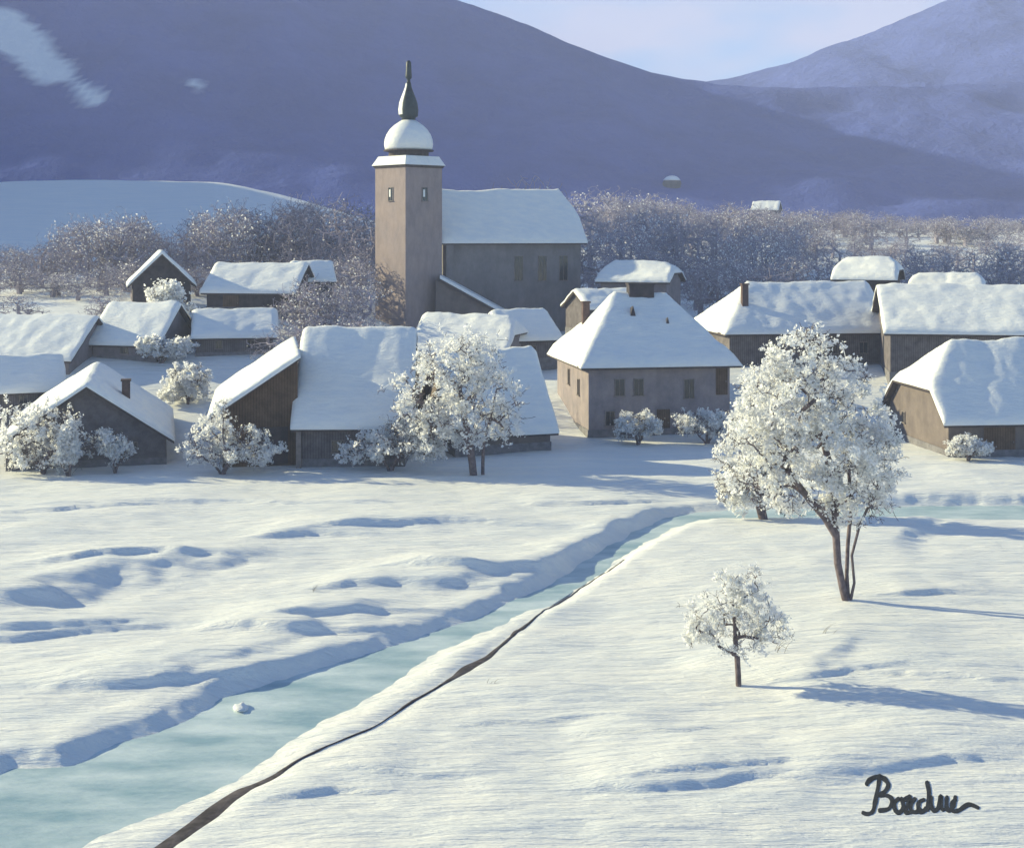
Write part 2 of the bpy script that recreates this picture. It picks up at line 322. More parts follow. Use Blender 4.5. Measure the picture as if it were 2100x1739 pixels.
def make_roof(root, Wd, D, eave, rise, oh=.5, tl=1, hl_=0, tr=1, hr_=0, snow=.38, name='roof', cut=None, seed=0, thick=.24):
    pl, (x0, x1, y0, y1, ze, zr) = roof_planes(Wd, D, eave, rise, oh, tl, hl_, tr, hr_)
    def rz(x, y): return min(p(x, y) for p in pl)
    yl = y0*(1-tl); yr = y0*(1-tr)
    fr = [(x0, y0, ze), (x1, y0, ze)]; bk = [(x1, y1, ze), (x0, y1, ze)]
    if 0 < tr < 1: fr.append((x1, yr, ze+(zr-ze)*tr))
    fr.append((x1-hr_, 0, zr)); fr.append((x0+hl_, 0, zr))
    if 0 < tl < 1: fr.append((x0, yl, ze+(zr-ze)*tl))
    if 0 < tl < 1: bk.append((x0, -yl, ze+(zr-ze)*tl))
    bk.append((x0+hl_, 0, zr)); bk.append((x1-hr_, 0, zr))
    if 0 < tr < 1: bk.append((x1, -yr, ze+(zr-ze)*tr))
    polys = [fr, bk]
    if hl_: polys.append([(x0, -yl if tl else y1, ze+(zr-ze)*tl), (x0, yl if tl else y0, ze+(zr-ze)*tl), (x0+hl_, 0, zr)])
    if hr_: polys.append([(x1, yr if tr else y0, ze+(zr-ze)*tr), (x1, -yr if tr else y1, ze+(zr-ze)*tr), (x1-hr_, 0, zr)])
    import bmesh
    bm = bmesh.new(); vm = {}
    def gv(p):
        k = tuple(round(c, 4) for c in p)
        if k not in vm: vm[k] = bm.verts.new(p)
        return vm[k]
    for p in polys: bm.faces.new([gv(q) for q in p])
    r = bmesh.ops.extrude_face_region(bm, geom=bm.faces[:])
    for v in [g for g in r['geom'] if isinstance(g, bmesh.types.BMVert)]: v.co.z -= thick
    bmesh.ops.recalc_face_normals(bm, faces=bm.faces[:])
    me = bpy.data.meshes.new(name); bm.to_mesh(me); bm.free(); me.materials.append(M['fascia'])
    ro = bpy.data.objects.new(name, me); COL.objects.link(ro); ro.parent = root
    # snow blanket
    st = .22 if max(Wd, D) < 14 else .28
    nx = max(8, int((x1-x0)/st)); ny = max(8, int((y1-y0)/st)); ny += ny % 2
    xs = np.linspace(x0-.05, x1+.05, nx+1); yy = np.linspace(y0-.05, y1+.05, ny+1); X, Y = np.meshgrid(xs, yy)
    sd = seed*13.7
    ed = np.minimum(np.minimum(X-xs[0], xs[-1]-X), np.minimum(Y-yy[0], yy[-1]-Y))
    hz = None
    for p in pl:
        q = p(X, Y); hz = q if hz is None else smin(hz, q, .5)
    hard = None
    for p in pl: q = p(X, Y); hard = q if hard is None else np.minimum(hard, q)
    rough = .10*fbm(X/1.1+sd, Y/1.1, 3)+.24*fbm(X/3.2+sd, Y/3.2+2, 3)
    Z = np.maximum(hz, hard-.1)+snow*(.45+.55*np.sqrt(np.clip(ed/.45, 0, 1)))+rough*sm(0, .5, ed)+.05*fbm(X/.7+sd, Y/.7, 2)
    ex = .10*fbm(X/1.4+sd, Y/1.4+5, 3)*(1-sm(0, .5, ed))
    Xs = X+np.where(np.abs(X-xs[0]) < .3, -ex, 0)+np.where(np.abs(X-xs[-1]) < .3, ex, 0); Ys = Y+np.where(Y < yy[0]+.3, -np.abs(ex), 0)
    V = np.stack([Xs, Ys, Z], -1).reshape(-1, 3); nxx = nx+1
    Fc = [[j*nxx+i, j*nxx+i+1, (j+1)*nxx+i+1, (j+1)*nxx+i] for j in range(ny) for i in range(nx)]
    rim = [i for i in range(nxx)]+[j*nxx+nx for j in range(1, ny+1)]+[ny*nxx+i for i in range(nx-1, -1, -1)]+[j*nxx for j in range(ny-1, 0, -1)]
    n0 = len(V); B = V[rim].copy(); B[:, 2] = hard.reshape(-1)[rim]+.02-.05; V = np.vstack([V, B])
    for a in range(len(rim)): b2 = (a+1) % len(rim); Fc.append([rim[b2], rim[a], n0+a, n0+b2])
    so = link_mesh('roof_snow', V, Fc, M['roof_snow'], ro, True)
    return ro, rz
def make_walls(root, Wd, D, rz, m, zb=-1.2, name='wall', inset=.25):
    b = MB(); x0, x1, y0, y1 = -Wd/2, Wd/2, -D/2, D/2
    def top(x, y): return rz(x, y)-inset
    def face(p, q):
        n = 24; pts = [(p[0], p[1], zb), (q[0], q[1], zb)]
        for k in range(n, -1, -1):
            t = k/n; x = p[0]+(q[0]-p[0])*t; y = p[1]+(q[1]-p[1])*t; pts.append((x, y, top(x, y)))
        b.poly(pts)
    face((x0, y0), (x1, y0)); face((x1, y0), (x1, y1)); face((x1, y1), (x0, y1)); face((x0, y1), (x0, y0))
    w = b.build(name, M[m], root)
    if name == 'wall':
        t = .07; zt_ = .55; q = MB()
        q.box(x0-t, x1+t, y0-t, y0-.002, zb, zt_); q.box(x0-t, x0-.002, y0-.002, y1, zb, zt_+.004); q.box(x1+.002, x1+t, y0-.002, y1, zb, zt_+.004)
        q.build('plinth', M['stone'], root)
    return w
def chimney(ro, rz, x, y, w, d, h, m='brick'):
    z = rz(x, y); b = MB(); b.box(x-w/2, x+w/2, y-d/2, y+d/2, z-.6, z+h); b.box(x-w/2-.08, x+w/2+.08, y-d/2-.08, y+d/2+.08, z+h, z+h+.14)
    c = b.build('chimney', M[m], ro); return c
FACES = {'front': (lambda W_, D_: (Vector((0, -D_/2, 0)), Vector((1, 0, 0)), Vector((0, -1, 0)))),
         'left': (lambda W_, D_: (Vector((-W_/2, 0, 0)), Vector((0, -1, 0)), Vector((-1, 0, 0)))),
         'right': (lambda W_, D_: (Vector((W_/2, 0, 0)), Vector((0, 1, 0)), Vector((1, 0, 0))))}
NH = [0]
def house(name, label, cat, px, Y, rz_deg, Wd, D, eave, rise, wall='grey_plaster', base=None, oh=.5, roof=(1, 0, 1, 0), snow=.38, wins=(), chims=(), doors=(), anchor='left', group=None):
    """px, Y: picture column and distance of the front wall's left (or right) corner"""
    NH[0] += 1
    X = (px-HX)*Y/F; c, s_ = math.cos(R(rz_deg)), math.sin(R(rz_deg)); sx = Wd/2 if anchor == 'left' else -Wd/2
    cx = X+c*sx-s_*D/2; cy = Y+s_*sx+c*D/2
    zb = base if base is not None else gz(X, Y)
    root = empty(name, (cx, cy, zb), R(rz_deg), label=label, cat=cat, group=group)
    tl, h1, tr, h2 = roof
    ro, rz = make_roof(root, Wd, D, eave, rise, oh, tl, h1, tr, h2, snow, seed=NH[0])
    make_walls(root, Wd, D, rz, wall, zb=-2.5)
    for f, u, z, w, h in wins: window(root, *FACES[f](Wd, D), u, z, w, h)
    for f, u, z, w, h, m in doors:
        o, r, n = FACES[f](Wd, D); d = MB().obox(o, r, n, u-w/2, u+w/2, 0, .05, z, z+h).build('door', M[m], root)
        MB().obox(o, r, n, u+w/2-.18, u+w/2-.12, .05, .10, z+h*.45, z+h*.45+.14).build('handle', M['frame'], d)
    for x, y, w, d, h in chims: chimney(ro, rz, x, y, w, d, h)
    return root, ro, rz
def zat(py, Y): return HC-(py-HY)*Y/F

# -- gabled farmhouse at the left edge: ridge runs away from the viewer, so it is built with its "left/right" gables as front/back
def gable_front(name, label, cat, px, Y, rot, width, length, eave, rise, wall, base=None, wins=(), doors=(), chims=(), oh=.5, snow=.4):
    """px, Y: middle of the gable that faces the viewer; rot: how far the ridge swings to the left as it recedes"""
    NH[0] += 1
    X = (px-HX)*Y/F; a = R(rot); cx = X-math.sin(a)*length/2; cy = Y+math.cos(a)*length/2
    zb = base if base is not None else gz(X, Y)
    root = empty(name, (cx, cy, zb), a+math.pi/2, label=label, cat=cat)      # local -x gable faces the viewer
    ro, rz = make_roof(root, length, width, eave, rise, oh, 1, 0, 1, 0, snow, seed=NH[0])
    make_walls(root, length, width, rz, wall, zb=-2.5)
    for f, u, z, w, h in wins: window(root, *FACES[f](length, width), u, z, w, h)
    for f, u, z, w, h, m in doors:
        o, r, n = FACES[f](length, width); MB().obox(o, r, n, u-w/2, u+w/2, 0, .05, z, z+h).build('door', M[m], root)
    for x, y, w, d, h in chims: chimney(ro, rz, x, y, w, d, h)
    return root, ro, rz

gable_front('farmhouse', 'dark gabled farmhouse with small chimney behind the white bushes at the left edge', 'house', 178, 101, 14, 11.0, 17, 2.2, 3.7, 'dark_timber',
            wins=(('left', -1.0, 1.9, .5, .55), ('left', 2.2, 1.25, .55, .5), ('left', 3.2, 1.2, .55, .5)), chims=((-3.5, -2.6, .7, .6, 1.5),), oh=.6)

# -- barn with brown gable wing
def barn():
    Y = 100.; x0 = (612-HX)*Y/F
    root = empty('barn', (x0+3.7, Y+6, 0), R(1), label='large barn with a brown gable and a broad blue snow roof', cat='barn')
    ro, rz = make_roof(root, 7.4, 12, 3.3, 5.9, .55, 1, 0, 1, 0, .4, seed=50)
    make_walls(root, 7.4, 12, rz, 'dark_timber', zb=-1.5)
    window(root, *FACES['front'](7.4, 12), -1.0, 1.0, .8, .8)
    # wing: one long slope falling to the left, brown plank gable to the front
    a = R(9); c, s_ = math.cos(a), math.sin(a)
    def loc(u, v, z): return (-3.85+c*u-s_*v, -5.8+s_*u+c*v, z)   # u to the right, v away
    Wg, Lg, zl, zh = 5.6, 17.0, 3.9, 7.6
    b = MB()
    b.poly([loc(-Wg+.3, .9, -1.5), loc(0, .9, -1.5), loc(0, .9, zh-.2), loc(-Wg+.3, .9, zl-.0)])
    b.poly([loc(-Wg+.3, Lg-.6, -1.5), loc(-Wg+.3, .9, -1.5), loc(-Wg+.3, .9, zl), loc(-Wg+.3, Lg-.6, zl)])
    b.poly([loc(0, Lg-.6, -1.5), loc(-Wg+.3, Lg-.6, -1.5), loc(-Wg+.3, Lg-.6, zl), loc(0, Lg-.6, zh-.2)])
    b.build('wing_wall', M['brown_timber'], root)
    sl = (zh-zl)/Wg
    b = MB(); e = .7
    b.hexa([loc(-Wg-e, 0, zl-e*sl-.16), loc(.15, 0, zh+.1-.16), loc(.15, Lg, zh+.1-.16), loc(-Wg-e, Lg, zl-e*sl-.16), loc(-Wg-e, 0, zl-e*sl), loc(.15, 0, zh+.1), loc(.15, Lg, zh+.1), loc(-Wg-e, Lg, zl-e*sl)])
    wr = b.build('wing_roof', M['fascia'], root)
    nx, ny = 30, 70; V = []; top = []
    for j in range(ny+1):
        for i in range(nx+1):
            u = -Wg-e-.05+(Wg+e+.25)*i/nx; v = -.08+(Lg+.16)*j/ny
            ed = min(u+Wg+e+.05, .2-u, v+.08, Lg+.08-v); z = zl+(u+Wg)*sl+.42*(.45+.55*math.sqrt(min(1, max(0, ed/.45))))+.12*float(fbm(u/1.5, v/1.5, 3))+.04
            V.append(loc(u, v, z))
    Fc = [[j*(nx+1)+i, j*(nx+1)+i+1, (j+1)*(nx+1)+i+1, (j+1)*(nx+1)+i] for j in range(ny) for i in range(nx)]
    rim = [i for i in range(nx+1)]+[j*(nx+1)+nx for j in range(1, ny+1)]+[ny*(nx+1)+i for i in range(nx-1, -1, -1)]+[j*(nx+1) for j in range(ny-1, 0, -1)]
    n0 = len(V)
    for r_ in rim:
        i = r_ % (nx+1); j = r_//(nx+1); u = -Wg-e-.05+(Wg+e+.25)*i/nx; v = -.08+(Lg+.16)*j/ny; V.append(loc(u, v, zl+(u+Wg)*sl-.04))
    for k in range(len(rim)): k2 = (k+1) % len(rim); Fc.append([rim[k2], rim[k], n0+k, n0+k2])
    link_mesh('roof_snow', V, Fc, M['roof_snow'], wr, True)
    b = MB(); b.box(-3.92, -3.56, -6.42, -6.06, -1, 3.1); b.build('corner_post', M['frame'], root)
    b = MB(); q = [loc(-3.6, .84, 0), loc(-.7, .84, 0), loc(-.7, .89, 0), loc(-3.6, .89, 0)]
    b.hexa([(p[0], p[1], 0) for p in q]+[(p[0], p[1], 2.7) for p in q]); b.build('door', M['black_timber'], root)
barn()

# -- middle group
house('cottage', 'cottage with a low blue snow roof wedged left of the hip roofed house', 'house', 935, 105.5, 20, 7.6, 9, 1.9, 5.2, 'brown_plaster', base=0, oh=.5,
      wins=(('right', -2.2, 1.2, .5, .7),))
house('house', 'house whose cream lit snow roof rises just above the tree below the church porch', 'house', 846, 136, -18, 9.2, 8.4, 1.9, 3.0, 'grey_plaster', base=3.5, oh=.5, roof=(1, 0, .55, 1.2),
      wins=(('front', -1.5, .7, .7, .9), ('front', 1.5, .7, .7, .9)))
root, ro, rz = house('hip_roofed_house', 'two storey house with a tall pyramid snow roof, dark chimney and pinkish side wall', 'house', 1207, 114.5, 10, 12.0, 12.4, 6.3, 4.9, 'house_plaster', base=0, oh=.75, roof=(0, 4.4, 0, 4.4), snow=.36,
      wins=(('front', -3.4, 3.3, .75, 1.3), ('front', -1.8, 3.3, .75, 1.3), ('front', 2.5, 3.0, .75, 1.5), ('left', -1.2, 3.5, .7, 1.3), ('left', 2.6, 3.0, .7, 1.3), ('front', -4.2, .9, .7, 1.1)),
      doors=(('front', 5.3, 3.2, 1.0, 2.3, 'brown_timber'), ('front', 0.3, 0, 1.1, 2.1, 'brown_timber')))
chimney(ro, rz, 0.0, -.1, 2.2, 1.0, 1.0, 'black_timber'); chimney(ro, rz, -4.3, 2.2, .6, .6, 1.7)
def dormer(ro, rz, x, y, w, h):
    z = rz(x, y); b = MB(); yb = y+h*1.6
    b.poly([(x-w/2, y, z-.1), (x+w/2, y, z-.1), (x, y, z+h+.35)]); b.poly([(x+w/2, y, z-.1), (x, yb, z+h), (x, y, z+h+.35)]); b.poly([(x, yb, z+h), (x-w/2, y, z-.1), (x, y, z+h+.35)])
    d = b.build('dormer', M['black_timber'], ro)
dormer(ro, rz, -1.3, -2.6, .75, .95); dormer(ro, rz, 1.5, -3.4, .5, .65)

# -- right side
house('half_hipped_farmhouse', 'brown farmhouse with a half-hipped blue snow roof at the right edge beyond the big tree', 'house', 1945, 103, 6, 13, 11.5, 3.0, 5.0, 'brown_plaster', base=.1, oh=.55, roof=(.42, 3.2, 1, 0),
      doors=(('front', -2.6, 0, 2.4, 2.3, 'brown_timber'), ('front', 1.5, 0, 1.1, 2.1, 'brown_timber')), wins=(('left', -2.8, 1.5, .6, .8),))
house('long_house', 'long house with teal shaded snow roof behind the big tree and hip roofed house', 'house', 1496, 133, 8, 15.5, 12, 3.9, 4.0, 'dark_timber', base=3.6, oh=.6, roof=(0, 4.2, 1, 0),
      wins=(('front', 2.5, 1.5, .8, 1.0), ('front', 5.5, 1.5, .8, 1.0)), chims=((-5.4, -3.2, .6, .6, 2.2),))
house('house', 'wide dark walled house under a thick white snow roof near the right edge', 'house', 1826, 126, -9, 15.0, 12.5, 4.4, 3.6, 'dark_timber', base=3.6, oh=.6,
      wins=(('front', -2.5, 1.6, .8, 1.0), ('front', 1.5, 1.6, .8, 1.0)))
house('hut', 'small hut with a rounded cream snow roof above the long teal roof', 'hut', 1715, 158, -22, 6.2, 6.5, 4.0, 1.9, 'black_timber', base=zat(640, 158), oh=.5, roof=(.5, 1.2, .5, 1.2), wins=(('front', 0, 1.5, .7, .9),))
house('hut', 'flat long hut with a thin cream snow roof right of the rounded hut', 'hut', 1872, 162, -18, 7.4, 6, 3.2, 1.2, 'black_timber', base=zat(645, 162), oh=.5, roof=(.5, 1.0, .5, 1.0), wins=(('front', 0, 1.3, .7, .9),))
house('house', 'house with a cream lit snow roof between the church nave and the dark chimney', 'house', 1232, 163, -20, 7.8, 7, 4.5, 1.8, 'grey_plaster', base=zat(652, 163), oh=.5, roof=(.5, 1.2, .5, 1.2), wins=(('front', 0, 1.8, .8, 1.0),))
house('shed', 'low shed with a blue snow roof beside the right end of the church nave', 'shed', 1208, 146, 18, 6.0, 7, 3.0, 1.6, 'dark_timber', base=zat(690, 146), oh=.4, wins=(('front', 0, 1.2, .6, .7),))
house('shed', 'low shed with a deep blue snow roof under the church nave wall', 'shed', 1042, 138, 24, 5.4, 7, 2.6, 2.3, 'dark_timber', base=zat(748, 138), oh=.4, wins=(('front', 0, 1.0, .6, .7),))
# -- left back
gable_front('chalet', 'small black gabled chalet with its left snow slope lit on the slope below the trees', 'house', 332, 150, 16, 6.0, 8, 2.9, 2.9, 'black_timber', base=zat(632, 150), oh=.55, wins=(('left', .6, 1.3, .6, .7),))
house('long_barn', 'long barn with a cream snow roof and dark wall beside the black gabled chalet', 'barn', 424, 149, -9, 9.4, 8, 2.4, 2.6, 'black_timber', base=zat(640, 149), oh=.5, doors=(('front', -2.0, 0, 1.8, 2.0, 'brown_timber'),))
house('shed', 'small shed with a pale teal snow roof at the right end of the long barn', 'shed', 606, 153, 14, 4.0, 5, 2.6, 1.7, 'dark_timber', base=zat(622, 153), oh=.35, wins=(('front', 0, 1.2, .6, .7),))
house('cottage', 'cottage with a pale teal snow roof and dark wall below the long barn', 'house', 402, 133, 11, 7.2, 7, 2.2, 2.0, 'dark_timber', base=zat(735, 133), oh=.45, wins=(('front', -1.5, .9, .6, .7), ('front', 1.5, .9, .6, .7)))
house('cottage', 'cottage under a broad cream snow roof in front of the black gabled chalet', 'house', 190, 133, -14, 6.6, 8, 2.0, 3.2, 'grey_plaster', base=zat(740, 133), oh=.5, wins=(('front', 0, .8, .7, .8),))
house('cottage', 'cottage with cream snow roof cut by the left edge above the gabled farmhouse', 'house', -60, 131, -12, 10.0, 9, 2.2, 3.3, 'grey_plaster', base=zat(775, 131), oh=.5, wins=(('front', 1, .9, .7, .8),))
house('shed', 'low shed with a blue snow roof behind the gabled farmhouse at the left edge', 'shed', -30, 117, 24, 6.0, 6, 2.3, 2.3, 'dark_timber', base=zat(855, 117), oh=.45, wins=(('front', 0, 1, .6, .7),))
house('cabin', 'tiny cabin with a cream snow roof alone on the hazy hillside', 'cabin', 1543, 425, -20, 7.5, 7, 2.4, 2.4, 'dark_timber', base=zat(446, 425), oh=.4, wins=(('front', 0, .8, .8, .8),))
def domed_chapel():
    X, Y = on_hill(1378, 381, lambda x, y: np.maximum(ground(x, y), hl(x, y)), 300, 840); p = P(1378, 378, Y); z0 = p.z-4.4
    root = empty('domed_chapel', (p.x, Y, z0), label='tiny round chapel with a pale dome far up the hazy hillside', cat='chapel')
    h = p.z-z0
    MB().lathe([(4.0, -4), (4.0, h)], 20).build('wall', M['black_timber'], root)
    ro = MB().lathe([(4.4, h-.1)]+[(4.3*math.cos(a), h+.15+3.4*math.sin(a)) for a in np.linspace(0, 1.45, 8)], 20).build('dome', M['fascia'], root, True)
    MB().lathe([(4.2*math.cos(a), h+.4+3.45*math.sin(a)) for a in np.linspace(.35, 1.5, 8)], 20).build('dome_snow', M['roof_snow'], ro, True)
domed_chapel()

# ------------------------------------------------------------------ church
def church():
    Y = 165.; S = Y/F; cx = (838-HX)*S; zt = lambda py: zat(py, Y)
    zb = gz(cx, Y)
    root = empty('church', (cx, Y, zb), 0, label='village church with a tall onion domed tower and a long blue roofed nave', cat='church')
    A = 5.55; a = R(44); c, s_ = math.cos(a), math.sin(a)
    def T(x, y, z): return (c*x-s_*y, s_*x+c*y, z-zb)
    h = A/2; top = zt(346)
    def sq(b, r0, z0, r1, z1): b.hexa([T(-r0, -r0, z0), T(r0, -r0, z0), T(r0, r0, z0), T(-r0, r0, z0), T(-r1, -r1, z1), T(r1, -r1, z1), T(r1, r1, z1), T(-r1, r1, z1)])
    b = MB(); sq(b, h+.12, zb-2, h+.12, zb+1.0); sq(b, h, zb+1.0, h, top); tw = b.build('tower', M['tower_plaster'], root)
    b = MB(); sq(b, h+.08, top, h+.22, top+.3); cor = b.build('cornice', M['fascia'], tw)
    # bell-stage windows on each face, lower slit windows on two
    for k in range(4):
        ang = a+k*math.pi/2; n = Vector((math.sin(ang), -math.cos(ang), 0)); r = Vector((math.cos(ang), math.sin(ang), 0))
        o = n*h
        w = window(root, o, r, n, .1, zt(413)-zb, .75, 1.5, name='belfry_window')
        MB().obox(o, r, n, -.15, .12, .02, .05, zt(413)-zb+.45, zt(413)-zb+1.3).build('louvre', M['roof_snow'], w)
    # snow skirt roof, drum, dome
    b = MB(); sq(b, h+.3, top+.3, h-.25, zt(322)); b.build('skirt_snow', M['roof_snow'], root)
    zd0, zd1 = zt(322), zt(311)
    b = MB(); b.lathe([(2.35, zd0-.4-zb), (2.35, zd1-zb), (2.95, zd1-zb), (2.95, zd1+.14-zb)], 16); b.build('drum', M['fascia'], root)
    z0 = zd1+.14-zb; H = zt(247)-zb-z0
    prof = [(2.72, z0)]+[(r*2.8, z0+H*t) for r, t in ((1.0, .06), (1.03, .2), (1.0, .36), (.93, .52), (.80, .68), (.62, .82), (.42, .93), (.28, 1.0))]
    dome = MB().lathe(prof, 24).build('dome', M['roof_snow'], root, True)
    z1 = z0+H; HL = zt(172)-zb-z1
    prof = [(.8, z1-.1), (.8, z1+.25), (1.1, z1+.45)]+[(r, z1+HL*t) for r, t in ((1.1, .14), (1.15, .28), (1.05, .46), (.82, .62), (.55, .78), (.36, .9), (.3, 1.0))]
    lan = MB().lathe(prof, 12).build('lantern', M['copper'], root, True)
    # snow stuck to the windward (left) side of the lantern
    V = []; Fc = []; n = len(prof); seg = 8
    for (r, z) in prof[3:]:
        for k in range(seg+1):
            an = math.pi*(.62+.68*k/seg); rr = r+.05*math.sin(math.pi*k/seg)+.004; V.append((rr*math.cos(an), rr*math.sin(an), z+.03))
    for i in range(len(prof)-4):
        for k in range(seg): Fc.append([i*(seg+1)+k, i*(seg+1)+k+1, (i+1)*(seg+1)+k+1, (i+1)*(seg+1)+k])
    link_mesh('lantern_snow', V, Fc, M['roof_snow'], lan, True)
    z2 = z1+HL; z3 = zt(125)-zb
    prof = [(.3, z2-.05), (.2, z2+.25), (.2, z2+.5), (.36, z2+.62), (.38, z2+.9), (.34, z2+1.4), (.32, z3-.9), (.30, z3-.25), (.16, z3)]
    MB().lathe(prof, 10).build('spire', M['copper'], root, True)
    # nave
    rzn = R(17); cn, sn = math.cos(rzn), math.sin(rzn); Ln, Dn = 17.0, 10.5
    fx, fy = (912-HX)*Y/F-cx, 1.5                      # front left corner relative to the tower axis
    nx = fx+cn*Ln/2-sn*Dn/2; ny = fy+sn*Ln/2+cn*Dn/2
    eave = zat(487, Y+3)-zb; rise = 5.6
    pl, ext = roof_planes(Ln, Dn, eave, rise, .6, 1, 0, 1, 0)
    holder_m = Matrix.Translation((nx, ny, 0)) @ Matrix.Rotation(rzn, 4, 'Z')
    before = set(COL.objects)
    ro, rz = make_roof(root, Ln, Dn, eave, rise, .6, 1, 0, .55, 1.6, .38, name='nave_roof', seed=90)
    wl = make_walls(root, Ln, Dn, rz, 'nave_plaster', zb=-3, name='nave_wall')
    o, r, n = FACES['front'](Ln, Dn)
    for u in (.6, 3.6, 6.3): window(root, o, r, n, u, eave-5.2, .95, 2.9, name='nave_window')
    window(root, *FACES['right'](Ln, Dn), 0, eave-5.0, .95, 2.9, name='nave_window')
    MB().box(-Ln/2-.02, -Ln/2+.9, -Dn/2-.55, -Dn/2, -3, eave-.9).build('buttress', M['nave_plaster'], root)
    for ob in set(COL.objects)-before:
        if ob.parent == root: ob.data.transform(holder_m)
        else: ob.data.transform(holder_m)
    # porch: one slope falling to the right away from the tower
    Yp = Y-3.0; q0 = P(902, 572, Yp); q1 = P(1040, 648, Yp); d = 4.6
    def L_(p, dy=0, dz=0): return (p.x-cx, p.y-Y+dy, p.z-zb+dz)
    b = MB(); b.hexa([L_(q0, 0, -.35), L_(q1, 0, -.35), L_(q1, d, -.35), L_(q0, d, -.35), L_(q0), L_(q1), L_(q1, d), L_(q0, d)]); pr = b.build('porch_roof', M['fascia'], root)
    b = MB(); b.hexa([L_(q0, -.05, .02), L_(q1, -.05, .02), L_(q1, d, .02), L_(q0, d, .02), L_(q0, .05, .36), L_(q1, .05, .40), L_(q1, d, .4), L_(q0, d, .36)]); b.build('roof_snow', M['roof_snow'], pr)
    w0 = L_(q0); w1 = L_(q1)
    b = MB(); b.poly([(w0[0]-.5, w0[1]+.4, -3), (w1[0]-.7, w1[1]+.4, -3), (w1[0]-.7, w1[1]+.4, w1[2]+.1), (w0[0]-.5, w0[1]+.4, w0[2]-.1)])
    b.poly([(w1[0]-.7, w1[1]+.4, -3), (w1[0]-.7, w1[1]+d, -3), (w1[0]-.7, w1[1]+d, w1[2]+.1), (w1[0]-.7, w1[1]+.4, w1[2]+.1)]); b.build('porch_wall', M['brown_plaster'], root)
church()

# ------------------------------------------------------------------ trees
def grow(blobs, n1, n2, n3, trunk, seed, rmin=.012, kr=.011, n4=0):
    """branch graph: nodes, parents, levels, radii.  blobs: (cx, cy, cz, rx, ry, rz) in the tree's own metres; trunk: polylines from the base"""
    g = np.random.default_rng(seed); cap = 400+n1*6+n2*4+n3*3+n4*3; A = np.zeros((cap, 3)); par = np.zeros(cap, int); lvl = np.zeros(cap, int); N = [0]
    def add(p, pr, l): A[N[0]] = p; par[N[0]] = pr; lvl[N[0]] = l; N[0] += 1; return N[0]-1
    for line in trunk:
        prev = -1
        for k, p in enumerate(line):
            if k == 0 and N[0] and line[0] == trunk[0][0]: prev = 0; continue
            prev = add(p, prev, 0)
    vol = np.array([b[3]*b[4]*b[5] for b in blobs]); vol = vol**.8/(vol**.8).sum()
    def sample(shell, far=1.0):
        b = blobs[g.choice(len(blobs), p=vol)]; d = g.normal(size=3); d /= np.linalg.norm(d); r = (1-shell)*g.random()**(1/3)+shell*(.6+.5*g.random())
        return np.array(b[:3])+d*r*far*np.array(b[3:])
    def attach(tg, steps, wob, level, below):
        Nn = A[:N[0]]; d = np.sqrt(((Nn-tg)**2).sum(1))+below*np.maximum(0, Nn[:, 2]-tg[2]+.1)
        if level == 1: d = d+np.where(Nn[:, 2] < trunk[0][-1][2]*.35, 3, 0)
        i = int(np.argmin(d)); p0 = A[i].copy(); v = tg-p0; ln = np.linalg.norm(v)
        if ln < .03: return
        prev = i
        for k in range(1, steps+1):
            t = k/steps; p = p0+v*t+g.normal(size=3)*ln*wob*(1 if k < steps else 0); p[2] += ln*.10*math.sin(math.pi*t)*(1 if level < 3 else -.3)
            prev = add(p, prev, level)
    for _ in range(n1): attach(sample(.5), 5, .05, 1, .8)
    base = np.array(trunk[0][-1])
    for p in sorted([sample(.25) for _ in range(n2)], key=lambda p: np.linalg.norm(p-base)): attach(p, 3, .07, 2, .5)
    for k in range(n3): attach(sample(.35, 1.0 if k % 5 else 1.35), 2, .12, 3, .15)
    m = np.median([min(b[3:]) for b in blobs])
    cand = np.where(lvl[:N[0]] >= 2)[0]
    for _ in range(n4):
        i = g.choice(cand); p = A[i]; q = A[par[i]]; d = p-q; d = d/(np.linalg.norm(d)+1e-6)+g.normal(size=3)*.7; d[2] += .25; d /= np.linalg.norm(d)
        l = m*(.10+.16*g.random()); j = add(p+d*l*.5+g.normal(size=3)*l*.08, i, 4); add(p+d*l+g.normal(size=3)*l*.15, j, 4)
    n = N[0]; A = A[:n]; par = par[:n]; lvl = lvl[:n]; cnt = np.ones(n)
    for i in range(n-1, -1, -1):
        if par[i] >= 0: cnt[par[i]] += cnt[i] if lvl[i] < 4 else .15
    return A, par, lvl, np.maximum(rmin, kr*np.sqrt(cnt))
def tubes(nodes, par, rad, idx, sides=5, taper=.75):
    V = []; Fc = []
    for i in idx:
        a = nodes[par[i]]; b = nodes[i]; d = b-a; l = np.linalg.norm(d)
        if l < 1e-5: continue
        d = d/l; h = np.array([0, 0, 1.]) if abs(d[2]) < .9 else np.array([1., 0, 0]); x = np.cross(d, h); x /= np.linalg.norm(x); y = np.cross(d, x)
        n = len(V); r0, r1 = min(rad[par[i]], rad[i]*1.35), rad[i]; a2 = a-d*r0*.3
        s_ = sides if r0 > .03 else 3
        for c, r in ((a2, r0), (b+d*r1*.3, r1)):
            for k in range(s_):
                t = 2*math.pi*k/s_; V.append(c+x*math.cos(t)*r+y*math.sin(t)*r)
        for k in range(s_): k2 = (k+1) % s_; Fc.append([n+k, n+k2, n+s_+k2, n+s_+k])
    return V, Fc
